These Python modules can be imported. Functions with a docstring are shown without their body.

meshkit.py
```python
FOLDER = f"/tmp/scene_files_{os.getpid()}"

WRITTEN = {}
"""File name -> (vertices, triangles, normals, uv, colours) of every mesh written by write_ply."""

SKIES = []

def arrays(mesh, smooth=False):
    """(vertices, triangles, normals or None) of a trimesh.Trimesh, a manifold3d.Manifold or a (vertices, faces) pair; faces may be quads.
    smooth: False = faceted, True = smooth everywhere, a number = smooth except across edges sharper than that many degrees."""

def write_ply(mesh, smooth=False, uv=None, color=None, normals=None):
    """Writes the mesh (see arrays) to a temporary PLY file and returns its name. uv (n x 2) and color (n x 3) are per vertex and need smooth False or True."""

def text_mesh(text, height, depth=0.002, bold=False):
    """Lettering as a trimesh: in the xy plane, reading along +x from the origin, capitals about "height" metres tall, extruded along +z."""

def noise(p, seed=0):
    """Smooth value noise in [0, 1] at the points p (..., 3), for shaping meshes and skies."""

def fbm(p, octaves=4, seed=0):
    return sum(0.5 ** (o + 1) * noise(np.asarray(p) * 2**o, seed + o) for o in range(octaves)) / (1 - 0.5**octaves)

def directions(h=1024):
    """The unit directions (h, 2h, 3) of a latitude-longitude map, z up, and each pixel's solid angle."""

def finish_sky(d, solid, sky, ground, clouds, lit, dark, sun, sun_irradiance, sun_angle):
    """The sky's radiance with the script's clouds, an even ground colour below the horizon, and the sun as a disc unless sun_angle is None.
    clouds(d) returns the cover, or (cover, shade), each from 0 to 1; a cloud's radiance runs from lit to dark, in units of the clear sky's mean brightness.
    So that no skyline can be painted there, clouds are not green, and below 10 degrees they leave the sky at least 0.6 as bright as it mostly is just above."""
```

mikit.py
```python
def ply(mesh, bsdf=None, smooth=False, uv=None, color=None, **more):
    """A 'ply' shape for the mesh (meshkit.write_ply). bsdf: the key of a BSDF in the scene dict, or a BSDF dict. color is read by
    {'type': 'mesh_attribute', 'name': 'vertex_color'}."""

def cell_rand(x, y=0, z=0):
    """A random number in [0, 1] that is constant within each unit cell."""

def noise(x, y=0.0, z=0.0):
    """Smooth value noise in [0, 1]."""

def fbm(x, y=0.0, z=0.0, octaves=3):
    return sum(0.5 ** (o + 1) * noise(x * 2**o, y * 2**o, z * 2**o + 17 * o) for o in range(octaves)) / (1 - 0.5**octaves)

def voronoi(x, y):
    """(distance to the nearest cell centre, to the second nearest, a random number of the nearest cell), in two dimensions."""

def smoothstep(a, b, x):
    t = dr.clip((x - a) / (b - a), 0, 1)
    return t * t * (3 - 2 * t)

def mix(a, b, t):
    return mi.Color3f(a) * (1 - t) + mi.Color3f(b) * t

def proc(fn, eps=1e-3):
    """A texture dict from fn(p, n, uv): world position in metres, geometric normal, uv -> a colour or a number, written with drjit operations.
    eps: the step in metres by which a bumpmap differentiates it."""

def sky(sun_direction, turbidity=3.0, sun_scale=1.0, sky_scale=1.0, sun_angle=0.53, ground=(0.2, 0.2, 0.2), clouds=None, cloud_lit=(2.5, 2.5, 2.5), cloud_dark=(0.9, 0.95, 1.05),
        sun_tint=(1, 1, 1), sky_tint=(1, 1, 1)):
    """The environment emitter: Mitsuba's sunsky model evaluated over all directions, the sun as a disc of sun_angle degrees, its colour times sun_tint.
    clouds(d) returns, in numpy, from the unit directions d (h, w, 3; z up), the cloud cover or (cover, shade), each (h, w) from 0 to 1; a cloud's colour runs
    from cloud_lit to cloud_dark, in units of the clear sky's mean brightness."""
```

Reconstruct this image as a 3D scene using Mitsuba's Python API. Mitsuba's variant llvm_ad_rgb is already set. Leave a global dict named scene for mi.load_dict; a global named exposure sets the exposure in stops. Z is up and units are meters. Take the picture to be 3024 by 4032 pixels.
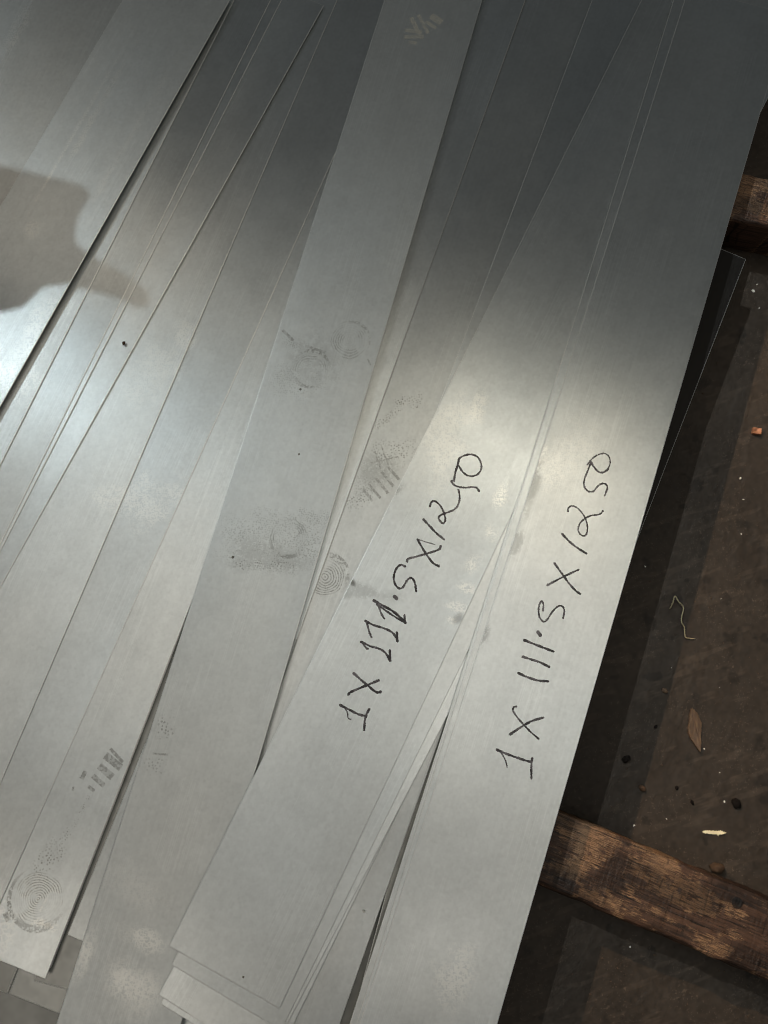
import math, random
import numpy as np
import trimesh
import shapely
from shapely.geometry import LineString, Point, Polygon
import drjit as dr
import mitsuba as mi
import mikit, meshkit
from mikit import noise, fbm, smoothstep, mix

T = mi.ScalarTransform4f
scene, labels = {}, {}
exposure = 0.0

# ---------------------------------------------------------------- camera, lights
CZ = 0.8200                                   # lens height above the floor
scene['camera'] = {
    'type': 'perspective', 'fov': 53.05, 'fov_axis': 'x', 'near_clip': 0.01, 'far_clip': 100.0,
    'to_world': T().look_at(origin=[0, 0, CZ], target=[-0.02432, 0.18595, CZ - 0.98226], up=[0.0046, 0.98256, 0.18589]),
}
ROOM = (0.046, 0.0505, 0.052)                  # the dim hall all around
scene['hall_light'] = {'type': 'constant', 'sampling_weight': .5, 'radiance': {'type': 'rgb', 'value': list(ROOM)}}


def rgb(*v):
    return {'type': 'rgb', 'value': list(v)}


LAMPS = {
    # name: centre, (width, depth), yaw, radiance, label
    'flood_lamp': ((-2.92, 1.98, 3.2), (0.075, 0.075), 0, (1340, 1570, 1645), 'small cool white flood lamp hanging high on the left'),
    'pendant_lamp': ((-1.86, 2.33, 3.2), (0.50, 0.56), 0, (3.85, 3.4, 2.75), 'warm pendant lamp hanging ahead on the left'),
    'batten_lamp': ((0.57, 0.97, 3.2), (0.25, 0.62), 0, (10.6, 9.8, 8.0), 'warm batten lamp hanging overhead on the right'),
    'ceiling_panel': ((0.78, -0.02, 3.2), (1.92, 1.34), 0, (1.05, 1.01, .905), 'wide milky ceiling panel overhead on the right'),
    'ceiling_panel_001': ((-1.27, 0.24, 3.2), (1.29, 1.86), 0, (.93, .90, .815), 'wide milky ceiling panel overhead on the left'),
    'ceiling_panel_002': ((-1.76, -1.65, 3.2), (1.32, 1.26), 0, (1.55, 1.43, 1.24), 'warm milky ceiling panel behind on the left'),
    'batten_lamp_001': ((0.85, -1.34, 3.2), (2.50, 0.25), 0, (1.97, 1.86, 1.66), 'long neutral batten lamp behind on the right'),
}


def lamp(name, c, size, yaw, rad, label):
    sx, sy = size[0] / 2, size[1] / 2
    v = np.array([[-sx, -sy, 0], [sx, -sy, 0], [sx, sy, 0], [-sx, sy, 0]])
    a = math.radians(yaw)
    R = np.array([[math.cos(a), -math.sin(a), 0], [math.sin(a), math.cos(a), 0], [0, 0, 1]])
    v = v @ R.T + np.array(c)
    scene[name + '__diffuser'] = mikit.ply((v, np.array([[0, 2, 1], [0, 3, 2]])), 'lamp_diffuser', emitter={'type': 'area', 'sampling_weight': 1.5, 'radiance': rgb(*rad)})
    h = trimesh.creation.box((size[0] + .03, size[1] + .03, .06))
    h.apply_transform(trimesh.transformations.rotation_matrix(a, [0, 0, 1]))
    h.apply_translation(np.array(c) + [0, 0, .034])
    scene[name + '__housing'] = mikit.ply(h, 'dark_paint')
    labels[name] = {'label': label, 'category': 'lamp'}


scene['lamp_diffuser'] = {'type': 'diffuse', 'reflectance': rgb(.6, .6, .6)}
scene['dark_paint'] = {'type': 'diffuse', 'reflectance': rgb(.05, .05, .05)}
for k, a in LAMPS.items():
    lamp(k, *a)



def added_floor_lamp(name, origin, inten, label):
    """An added lamp for the floor beside the stack; its added door keeps the strips unlit."""
    o, t = np.array(origin, float), np.array((.42, .08, 0.0))
    scene[name + '__beam'] = {'type': 'spot', 'sampling_weight': .5, 'to_world': T().look_at(origin=list(o), target=list(t), up=[0, 0, 1]), 'intensity': rgb(*inten), 'cutoff_angle': 20.0, 'beam_width': 12.0}
    e = np.array([(.180 + .3405 * y, y, .080) for y in (-2.5, 2.5)])         # the edge of its light runs along the stack's right edge
    q = o + .08 * (e - o)
    w = np.array([-.40, .136, 0])
    v = np.concatenate([q, q + w, q + [0, 0, .002], q + w + [0, 0, .002]])
    door = trimesh.convex.convex_hull(v)
    scene[name + '__light_blocker'] = mikit.ply(door, 'dark_paint')  # added unseen blade that blocks this light from the strips
    d = (t - o) / np.linalg.norm(t - o)
    h = trimesh.creation.annulus(.10, .11, .08)
    h.apply_transform(trimesh.geometry.align_vectors([0, 0, 1], d))
    h.apply_translation(o)
    scene[name + '__shade'] = mikit.ply(h, 'dark_paint', smooth=40)
    labels[name] = {'label': label, 'category': 'lamp'}


added_floor_lamp('added_floor_lamp', (.42 - .50 * 3.4, .08 + .584 * 3.4, 3.4), (17, 18.5, 19), 'added cool lamp shaded to light only the floor beside the stack')
added_floor_lamp('added_floor_lamp_001', (.42 - .72 * 3.4, .08 + .95 * 3.4, 3.4), (52, 37, 23.5), 'added warm lamp shaded to light only the floor beside the stack')

# ---------------------------------------------------------------- materials
def metal(colour, au, av=None):
    """Bare metal; au, av: its roughness along and across the rolling direction (v runs along the strip in the mesh's uv)."""
    if av is None:
        r, aniso = au, .61
    else:
        r, aniso = math.sqrt(math.sqrt(au * av)), max(0.0, 1 - au / av) / .9
    return {'type': 'principled', 'base_color': colour, 'metallic': 1.0, 'roughness': r, 'anisotropic': min(aniso, 1.0)}


def sheen(p, n, uv):
    """Rolled zinc grey: faint streaks along the strip (u), soft oxide clouds."""
    u, v = uv.y, uv.x
    tone = dr.floor(v / 10.0) / 50.0                     # each strip carries its own tone in its v offset
    v = v - 500.0 * tone
    streak = fbm(u * 2.2, v * 420.0, 3.0, 2) - .5
    cloud = fbm(u * 9.0, v * 16.0, 7.0, 3) - .5
    blotch = fbm(u * 60.0, v * 60.0, 1.0, 4) - .5
    scuff = smoothstep(.66, .74, noise(u * 7.0 + 3.0 * fbm(u * 3.0, v * 20.0, 6.0, 2), v * 1400.0, 2.0)) * smoothstep(.5, .62, fbm(u * 12.0, v * 24.0, 15.0, 2))
    grain = .8 * noise(u * 800.0, v * 800.0, 4.0) + 1.2 * noise(u * 330.0, v * 380.0, 8.0) - 1.0
    k = tone * (1.0 + .055 * streak + .13 * cloud + .11 * blotch + .07 * grain + .06 * scuff)
    warm = .5 + .9 * (fbm(u * 5.0, v * 8.0, 11.0, 2) - .5)
    return mix((.685, .728, .745), (.725, .73, .708), dr.clip(warm, 0, 1)) * k


def rough(p, n, uv):
    u, v = uv.y, uv.x - 10.0 * dr.floor(uv.x / 10.0)
    return .328 + .07 * (fbm(u * 9.0, v * 14.0, 5.0, 3) - .5) + .03 * (fbm(u * 70.0, v * 90.0, 6.0, 2) - .5)


def layer_shade_sheen(p, n, uv):  # shade among the lower strips put into a darker colour
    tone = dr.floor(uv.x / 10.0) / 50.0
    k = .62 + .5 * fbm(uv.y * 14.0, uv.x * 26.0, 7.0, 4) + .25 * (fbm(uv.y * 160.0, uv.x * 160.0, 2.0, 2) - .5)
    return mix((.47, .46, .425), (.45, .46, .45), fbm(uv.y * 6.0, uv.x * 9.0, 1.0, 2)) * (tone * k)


SHEEN, ROUGH = mikit.proc(sheen), mikit.proc(rough)
scene['steel_sharp'] = metal(SHEEN, ROUGH)
scene['steel'] = {'type': 'blendbsdf', 'weight': .06, 'a': {'type': 'ref', 'id': 'steel_sharp'}, 'b': metal(rgb(.82, .82, .80), .65, .70)}
scene['steel_rough'] = {'type': 'blendbsdf', 'weight': .08, 'a': metal(SHEEN, .125, .20), 'b': metal(rgb(.82, .82, .80), .65, .70)}
scene['steel_trodden'] = {'type': 'blendbsdf', 'weight': .12, 'a': metal(mikit.proc(sheen), .150, .27), 'b': metal(rgb(.78, .78, .76), .65, .70)}   # dulled by boots
scene['cut_edge'] = {'type': 'blendbsdf', 'weight': .30, 'a': metal(rgb(.97, .96, .93), .12, .12), 'b': {'type': 'diffuse', 'reflectance': rgb(.42, .42, .40)}}              # freshly sheared, burnished edge
scene['steel_layer_shade'] = {'type': 'blendbsdf', 'weight': .12, 'a': metal(mikit.proc(layer_shade_sheen), .10, .20), 'b': metal(rgb(.5, .49, .46), .6, .6)}
scene['steel_side_shade'] = metal(rgb(.036, .034, .032), .3, .4)         # shade and dark reflection on the jutting strip, put into its colour
scene['dust_dark'] = {'type': 'diffuse', 'reflectance': rgb(.16, .15, .13)}
scene['dust_tan'] = {'type': 'diffuse', 'reflectance': rgb(.40, .375, .31)}
scene['dust_pale'] = metal(rgb(1.0, .985, .935), .078, .165)          # white rust bloom, still shiny


def mm(p):
    return p.x * 1000.0, p.y * 1000.0


def bump1(d, r, soft):
    return 1.0 - smoothstep(r - soft, r + soft, d)


def ring(x, y, cx, cy, r, pitch, edge=.55, core=0.0):
    """Boot-heel print: concentric ridges inside a disc of radius r, pressed unevenly and partly rubbed out."""
    dx, dy = x - cx, y - cy
    wob = 2.6 * (fbm(x * .10 + cx, y * .10, 5.0, 2) - .5)
    d = dr.sqrt(dx * dx + dy * dy) + wob
    lines = smoothstep(.30, .95, .5 + .5 * dr.sin(d * (2 * math.pi / pitch)))
    worn = smoothstep(.44, .60, fbm(x * .055 + cx, y * .055 + cy, 9.0, 3)) * (.55 + .45 * smoothstep(.35, .6, fbm(x * .5, y * .5, 2.0, 2)))
    inside = 1.0 - smoothstep(r - 3.0, r + 1.2, d)
    return inside * edge * (lines * (.12 + .88 * worn) + .16 * worn)


def rim(x, y, cx, cy, r, w, ax, ay, amount):
    """A crescent of dirt along the rim of a print, thickest towards (ax, ay)."""
    dx, dy = x - cx, y - cy
    d = dr.sqrt(dx * dx + dy * dy)
    side = dr.clip((dx * ax + dy * ay) / dr.maximum(d, 1e-3), 0, 1)
    return amount * bump1(dr.abs(d - r), w * side, .7) * side * smoothstep(.30, .62, .6 * fbm(x * .7, y * .7, 3.0, 2) + .4 * fbm(x * .12, y * .12, 8.0, 2))


def specks(x, y, cx, cy, rx, ry, ang, size, level, amount):
    """Grit or bloom left in an uneven patch: fine grains, thicker in its middle and in chance clusters."""
    c, s = math.cos(math.radians(ang)), math.sin(math.radians(ang))
    a, b = ((x - cx) * c + (y - cy) * s) / rx, (-(x - cx) * s + (y - cy) * c) / ry
    lump = fbm(x * .045 + cx, y * .045, 2.0, 3) - .5
    e = dr.sqrt(a * a + b * b) + .9 * lump
    k = .55 * fbm(x / (.5 * size), y / (.5 * size), cx * .37, 2) + .45 * fbm(x / (2.6 * size), y / (2.6 * size), cx * .11, 3)
    fade = 1.0 - smoothstep(.25, 1.1, e)
    return amount * fade * smoothstep(level - .12, level + .10, k + .14 * (1 - e))


def dots(x, y, cx, cy, rx, ry, ang, pitch, amount):
    """The nub pattern of a sole: small dots in rows inside an uneven patch, many of them missing."""
    c, s = math.cos(math.radians(ang)), math.sin(math.radians(ang))
    a, b = (x - cx) * c + (y - cy) * s, -(x - cx) * s + (y - cy) * c
    e = dr.sqrt(dr.square(a / rx) + dr.square(b / ry)) + .7 * (fbm(x * .07 + cx, y * .07, 2.0, 2) - .5)
    i = dr.floor(b / pitch)
    aa = a / pitch + .5 * (i - 2 * dr.floor(i / 2))
    j = dr.floor(aa)
    r = mikit.cell_rand(i + 50, j + 50, 3)
    dx, dy = aa - j - .5 + .75 * (mikit.cell_rand(i, j, 5) - .5), b / pitch - i - .5 + .75 * (mikit.cell_rand(i, j, 7) - .5)
    d = dr.sqrt(dx * dx + dy * dy)
    keep = smoothstep(.25, .75, r + .5 * (1 - e))
    return amount * keep * (1.0 - smoothstep(.10 + .14 * r, .34 + .14 * r, d)) * (1.0 - smoothstep(.45, 1.15, e)) * (.5 + .5 * smoothstep(.3, .6, fbm(x * .12, y * .12, 4.0, 2)))


def lace(x, y, cx, cy, rx, ry, ang, size, level, amount):
    """White bloom on the zinc: a fine lacy net that breaks up into grains at its rim."""
    c, s = math.cos(math.radians(ang)), math.sin(math.radians(ang))
    a, b = ((x - cx) * c + (y - cy) * s) / rx, (-(x - cx) * s + (y - cy) * c) / ry
    e = dr.sqrt(a * a + b * b) + 1.1 * (fbm(x * .05 + cx, y * .05, 2.0, 3) - .5)
    q = size / 2.4
    net = 1 - dr.abs(2 * fbm(x * .55 / q, y * .55 / q, cx * .37, 3) - 1) * 2.2
    k = .6 * net + .4 * noise(x * .9, y * .9, cx * .11)
    fade = 1.0 - smoothstep(.20, 1.15, e)
    return .8 * amount * fade * smoothstep(.46, .74, k + .22 * fade - .12)


def bar(x, y, x0, y0, x1, y1, w, amount):
    L = math.hypot(x1 - x0, y1 - y0)
    tx, ty = (x1 - x0) / L, (y1 - y0) / L
    a = (x - x0) * tx + (y - y0) * ty
    b = dr.abs(-(x - x0) * ty + (y - y0) * tx)
    m = bump1(b, w / 2, .4) * smoothstep(-.5, .8, a) * (1.0 - smoothstep(L - .8, L + .5, a))
    return amount * m * (.45 + .55 * smoothstep(.3, .6, fbm(x * .45, y * .45, 4.0, 2)))


def total(*parts):
    k = parts[0]
    for q in parts[1:]:
        k = dr.maximum(k, q)
    return dr.clip(k, 0, 1)


def dark_a(p, n, uv):                      # on the wide trodden strip
    x, y = mm(p)
    return total(
        ring(x, y, -111.7, 115.9, 20, 2.5, 0.52), rim(x, y, -111.7, 115.9, 19, 2.4, -.3, -.95, .6),
        ring(x, y, -93.8, 289.3, 19, 2.5, 0.42), rim(x, y, -93.8, 289.3, 18, 1.8, -.5, -.85, .5), rim(x, y, -93.8, 291.0, 19.5, 2.2, .25, .97, .65),
        ring(x, y, -54.1, 320.6, 21, 2.6, 0.35), rim(x, y, -54.1, 320.6, 21, 1.5, .7, .7, .35),
        dots(x, y, -132, 89, 40, 8, -4, 2.3, 0.72), dots(x, y, -128, 112, 70, 36, -10, 2.2, 0.41), specks(x, y, -130, 100, 60, 24, -8, 2.4, .52, .22), dots(x, y, -84, 135, 24, 12, -12, 2.1, 0.44),
        dots(x, y, -112, 318, 16, 9, -28, 2.0, 0.44), bar(x, y, -124, 334, -112, 322, 3.0, .55), bar(x, y, -100, 316, -78, 308, 3.0, .5),
        bar(x, y, -14.5, 303, -18.5, 296, 3.0, .6), bar(x, y, -19.5, 287, -16.5, 277, 3.6, .5), bar(x, y, -35, 300, -32, 293, 1.6, .4),
        dots(x, y, -108, 278, 30, 26, 0, 2.2, 0.30), specks(x, y, -90, 300, 44, 34, -20, 3.0, .56, .16),
        dots(x, y, -224, -66, 10, 16, -20, 3.2, 0.49), dots(x, y, -235, -98, 13, 10, 0, 3.0, 0.41), bar(x, y, -236, -88.5, -221, -89.5, 1.8, .5),
        bump1(dr.sqrt(dr.square(x + 103.8) + dr.square(y - 268.8)), 1.2, .3), bump1(dr.sqrt(dr.square(x + 103.7) + dr.square(y - 200.3)), 1.0, .3),
        bump1(dr.sqrt(dr.square(x + 166.7) + dr.square(y - 96.8)), 1.4, .4))


def pale_a(p, n, uv):
    x, y = mm(p)
    return total(lace(x, y, -232, -249, 30, 14, -20, 3.0, .50, 0.42), lace(x, y, -245, -288, 34, 24, -30, 3.0, .50, 0.39), lace(x, y, -288, -262, 14, 36, -15, 3.6, .52, 0.39),
                 lace(x, y, -245, -205, 42, 20, -15, 2.6, .60, 0.18))


def dark_b(p, n, uv):                      # strip under the writing: half heel print and tread marks
    x, y = mm(p)
    out = ring(x, y, -76.5, 77.8, 20, 2.5, 0.52)
    out = total(out, rim(x, y, -76.5, 77.8, 22.0, 3.2, .75, .65, .55))
    for x0, y0, x1, y1, w in ((-15.0, 188.5, -3.3, 175.0, 3), (-21.5, 184, -9, 168.0, 3), (-28, 178.5, -14.5, 161, 3), (-35, 172, -22, 156, 2.6), (-40, 166, -30, 153, 2.4), (-28, 205, -22, 186, 1.6), (-22, 212, -14, 190, 1.4), (-34, 192, -4, 199, 1.4)):
        out = total(out, bar(x, y, x0, y0, x1, y1, w, .55))
    return total(out, dots(x, y, -44, 156, 20, 11, 35, 2.6, 0.58), dots(x, y, -31, 176, 26, 15, 35, 2.7, 0.40), dots(x, y, -14, 200, 26, 20, 30, 2.8, 0.48), specks(x, y, -22, 188, 30, 24, 35, 2.4, .52, .28),
                 dots(x, y, -3, 257, 9, 6, 20, 2.5, 0.76), dots(x, y, 14, 259, 11, 10, 20, 2.5, 0.64), dots(x, y, -18, 237, 24, 5, 38, 2.4, 0.68))


def dark_c(p, n, uv):                      # left strip with the long tread trail
    x, y = mm(p)
    out = total(ring(x, y, -335.3, -216.7, 24, 2.2, 0.46), rim(x, y, -335.3, -216.7, 27, 2.2, -.9, -.3, .65), rim(x, y, -335.3, -216.7, 26, 3.2, -.1, -1, .45))
    for x0, y0, x1, y1, w in ((-277.5, -84.5, -264.5, -97, 3.0), (-282.0, -90.5, -266.0, -102.0, 7.0), (-287.0, -100.0, -273.5, -110.5, 6.5), (-292.5, -109.0, -281.0, -118.0, 4.6), (-296.0, -118.5, -290.0, -123.0, 3.2),
                              (-303, -112, -299.5, -105, 4.2), (-310.5, -123, -310, -119, 2.0), (-365, -229, -361, -236, 5.0)):
        out = total(out, bar(x, y, x0, y0, x1, y1, w, .55))
    return total(out, dots(x, y, -299, -136, 2.6, 17, -22, 2.0, 0.63), dots(x, y, -313, -160, 5, 17, -38, 2.3, 0.58), dots(x, y, -327, -181, 12, 20, -45, 2.7, 0.54))


def pale_c(p, n, uv):
    x, y = mm(p)
    k = ring(x, y, -335.3, -216.7, 23, 2.2, 0.63)
    return total(ring(x + .8, y + .8, -335.3, -216.7, 23, 2.2, .34), lace(x, y, -330, -238, 16, 6, -15, 3.0, .46, 0.72), bar(x, y, -333, -228, -321, -204, 1.6, .3), lace(x, y, -365, -232, 14, 40, 0, 6.0, .5, 0.32))


def dark_d(p, n, uv):                      # written strip in the middle
    x, y = mm(p)
    return total(specks(x, y, -34, 62, 34, 9, -10, 3.0, .50, .26), specks(x, y, -55, 62, 10, 8, -30, 3.0, .46, .30), specks(x, y, -49, 71, 9, 4.5, -50, 2.0, .36, .8),
                 specks(x, y, 52, 36, 8, 5, 45, 1.6, .45, .4), specks(x, y, -8, 160, 14, 8, 30, 1.8, .55, .4), bump1(dr.sqrt(dr.square(x + 142) + dr.square(y + 276)), 1.0, .3))


def pale_d(p, n, uv):
    x, y = mm(p)
    return total(lace(x, y, 97, 155, 9, 24, -20, 2.6, .47, 0.90), lace(x, y, 66, 86, 14, 15, -15, 2.6, .48, 0.90), lace(x, y, 60, 66, 16, 9, -10, 2.6, .48, 0.83), lace(x, y, 49, 48, 20, 8, -10, 2.6, .50, 0.75),
                 lace(x, y, 46, 35, 8, 6, 0, 2.0, .45, 0.90), lace(x, y, 74, 243, 12, 24, -20, 2.6, .54, 0.60), lace(x, y, 84, 118, 10, 14, 0, 2.2, .54, 0.60), lace(x, y, 45, 215, 30, 60, -20, 2.6, .62, 0.38))


def dark_e(p, n, uv):                      # written strip at the right
    x, y = mm(p)
    return total(specks(x, y, 128, 168, 7, 40, -18, 4.0, .50, .35), specks(x, y, 108, 106, 8, 22, -18, 4.0, .52, .3), specks(x, y, 76, 22, 7, 16, -18, 3.0, .52, .35))


def pale_e(p, n, uv):
    x, y = mm(p)
    return total(lace(x, y, 133, 190, 9, 26, -18, 2.4, .50, 0.83), lace(x, y, 146, 180, 16, 34, -18, 2.2, .56, 0.59), lace(x, y, 48, -268, 24, 36, -18, 2.8, .56, 0.49), lace(x, y, 168, 196, 30, 50, -18, 2.0, .62, 0.36))


def dark_f(p, n, uv):
    x, y = mm(p)
    return total(specks(x, y, -420, 690, 3, 60, -20, 3.0, .75, .1))


def pale_f(p, n, uv):                      # far left strips: rub marks and white bloom
    x, y = mm(p)
    return total(lace(x, y, -330, 585, 4.5, 110, -24, 2.4, .47, 0.47), lace(x, y, -352, 560, 2.4, 150, -24.0, 2.0, .45, 0.47), lace(x, y, -288, 560, 5, 120, -25, 3.0, .52, 0.22),
                 lace(x, y, -392, 446, 12, 16, 0, 2.6, .50, 0.33), lace(x, y, -400, 285, 40, 46, 0, 3.2, .52, 0.52), lace(x, y, -375, 330, 22, 60, -24, 3.2, .54, 0.47), lace(x, y, -430, 690, 14, 40, -20, 2.6, .52, 0.42))


def pale_g(p, n, uv):                      # soft white bloom on the fanned strips
    x, y = mm(p)
    return total(lace(x, y, -268, 152, 60, 34, 15, 2.2, .56, 0.45), lace(x, y, -228, 328, 16, 22, -22, 2.2, .52, 0.48), lace(x, y, -255, 290, 30, 50, -20, 2.4, .60, 0.35), lace(x, y, -205, 128, 26, 24, 0, 2.2, .56, 0.52),
                 lace(x, y, -395, 285, 10, 60, -24, 3.0, .50, 0.66))


def scuff_a(p, n, uv):                     # pale brushed dust near the far end
    x, y = mm(p)
    k = bar(x, y, 12, 706, 21, 683, 5, .55)
    for x0, y0, x1, y1, w in ((20, 709, 31, 684, 4), (34, 707, 46, 697, 8), (28, 700, 40, 690, 4), (5, 690, 24, 686, 5), (4, 681, 26, 680, 5), (9, 674, 18, 672, 4)):
        k = total(k, bar(x, y, x0, y0, x1, y1, w, .5))
    return k


def dirty(name, dark, pale, base='steel', scuff=None):
    m = {'type': 'ref', 'id': base}
    if pale:
        scene[name + '_bloom'] = {'type': 'blendbsdf', 'weight': mikit.proc(pale), 'a': m, 'b': {'type': 'ref', 'id': 'dust_pale'}}
        m = {'type': 'ref', 'id': name + '_bloom'}
    if scuff:
        scene[name + '_scuffed'] = {'type': 'blendbsdf', 'weight': mikit.proc(scuff), 'a': m, 'b': {'type': 'ref', 'id': 'dust_tan'}}
        m = {'type': 'ref', 'id': name + '_scuffed'}
    if dark:
        scene[name] = {'type': 'blendbsdf', 'weight': mikit.proc(dark), 'a': m, 'b': {'type': 'ref', 'id': 'dust_dark'}}
        return name
    return name + '_bloom'


STEEL_A, STEEL_B, STEEL_C = dirty('steel_a', dark_a, pale_a, 'steel_trodden', scuff_a), dirty('steel_b', dark_b, None), dirty('steel_c', dark_c, pale_c)
STEEL_D, STEEL_E, STEEL_F, STEEL_G = dirty('steel_d', dark_d, pale_d), dirty('steel_e', dark_e, pale_e), dirty('steel_f', None, pale_f, 'steel_rough'), dirty('steel_g', None, pale_g)

def ink_cover(p, n, uv):
    x, y = mm(p)
    return dr.clip(.80 + .9 * (fbm(x * .22, y * .22, 3.0, 2) - .42) + .25 * (noise(x * 1.6, y * 1.6, 6.0) - .5), .45, 1)


scene['ink_film'] = {'type': 'principled', 'base_color': rgb(.020, .016, .022), 'roughness': .34, 'specular': .5}
scene['ink'] = {'type': 'twosided', 'b': {'type': 'blendbsdf', 'weight': mikit.proc(ink_cover), 'a': metal(rgb(.34, .32, .34), .2, .2), 'b': {'type': 'ref', 'id': 'ink_film'}}}


def floor_colour(p, n, uv):
    x, y = mm(p)
    k = fbm(x * .010, y * .010, 1.0, 5)
    f = fbm(x * .22, y * .22, 2.0, 4)
    spot = smoothstep(.66, .80, fbm(x * .05, y * .05, 6.0, 4))
    fine = smoothstep(.80, .90, noise(x * .8, y * .8, 3.0)) * smoothstep(.45, .6, fbm(x * .04, y * .04, 9.0, 2))
    scuff = smoothstep(.60, .72, fbm(x * .03 + y * .012, y * .16 - x * .05, 14.0, 3))
    c = mix((.026, .0190, .0135), (.042, .0315, .0232), dr.clip((k - .28) * 2.2, 0, 1)) * (.70 + .60 * f)
    return c * (1 - .45 * spot) * (1 + .8 * fine) * (1 + .35 * scuff)


def floor_height(p, n, uv):
    return .0007 * fbm(p.x * 260, p.y * 260, 1.0, 3) + .0016 * fbm(p.x * 45, p.y * 45, 3.0, 3)


scene['floor_dirt'] = {'type': 'bumpmap', 'tex': mikit.proc(floor_height, 4e-4), 'scale': 1.0,
                       'b': {'type': 'principled', 'base_color': mikit.proc(floor_colour), 'roughness': .62, 'specular': .35}}


def wood_axes(p):
    x, y = mm(p)
    c, s = math.cos(math.radians(-22.0)), math.sin(math.radians(-22.0))
    return x * c + y * s, -x * s + y * c, p.z * 1000.0


def wood_colour(p, n, uv):
    a, b, z = wood_axes(p)
    wob = 6.0 * (fbm(a * .02, b * .05, 2.0, 2) - .5)
    grain = fbm(a * .022, (b + wob) * .75, z * .75, 4)
    fibre = fbm(a * .20, b * 2.6, z * 2.6, 3)
    saw = noise(a * .55 + .6 * noise(b * .2, a * .1), b * .03, 8.0)
    wear = fbm(a * .028, b * .06, 4.0, 4)
    edge = fbm(a * .09, b * .14, 31.0, 3)
    rubbed = smoothstep(.50, .68, wear + .35 * (edge - .5) + .30 * (fibre - .5) + .10 * (saw - .5))
    c = mix((.026, .0140, .0095), (.078, .039, .023), dr.clip(2.4 * (grain - .28), 0, 1))
    c = mix(c, (.235, .135, .072), rubbed * (.35 + .55 * smoothstep(.38, .66, fibre)))
    crack = smoothstep(.70, .76, fbm(a * .03, b * 1.1, 12.0, 3)) + .6 * smoothstep(.80, .88, saw) * smoothstep(.45, .6, edge)
    stain = smoothstep(.50, .64, fbm(a * .018, b * .03, 21.0, 2))
    x, y = mm(p)
    hole = 1.0 - smoothstep(4.4, 5.6, dr.sqrt(dr.square(x - 302.0) + dr.square(y + 219.0)))
    return c * (1 - .75 * dr.clip(crack, 0, 1)) * (1 - .55 * stain) * (.70 + .60 * fibre) * (1 - .85 * hole)


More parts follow.
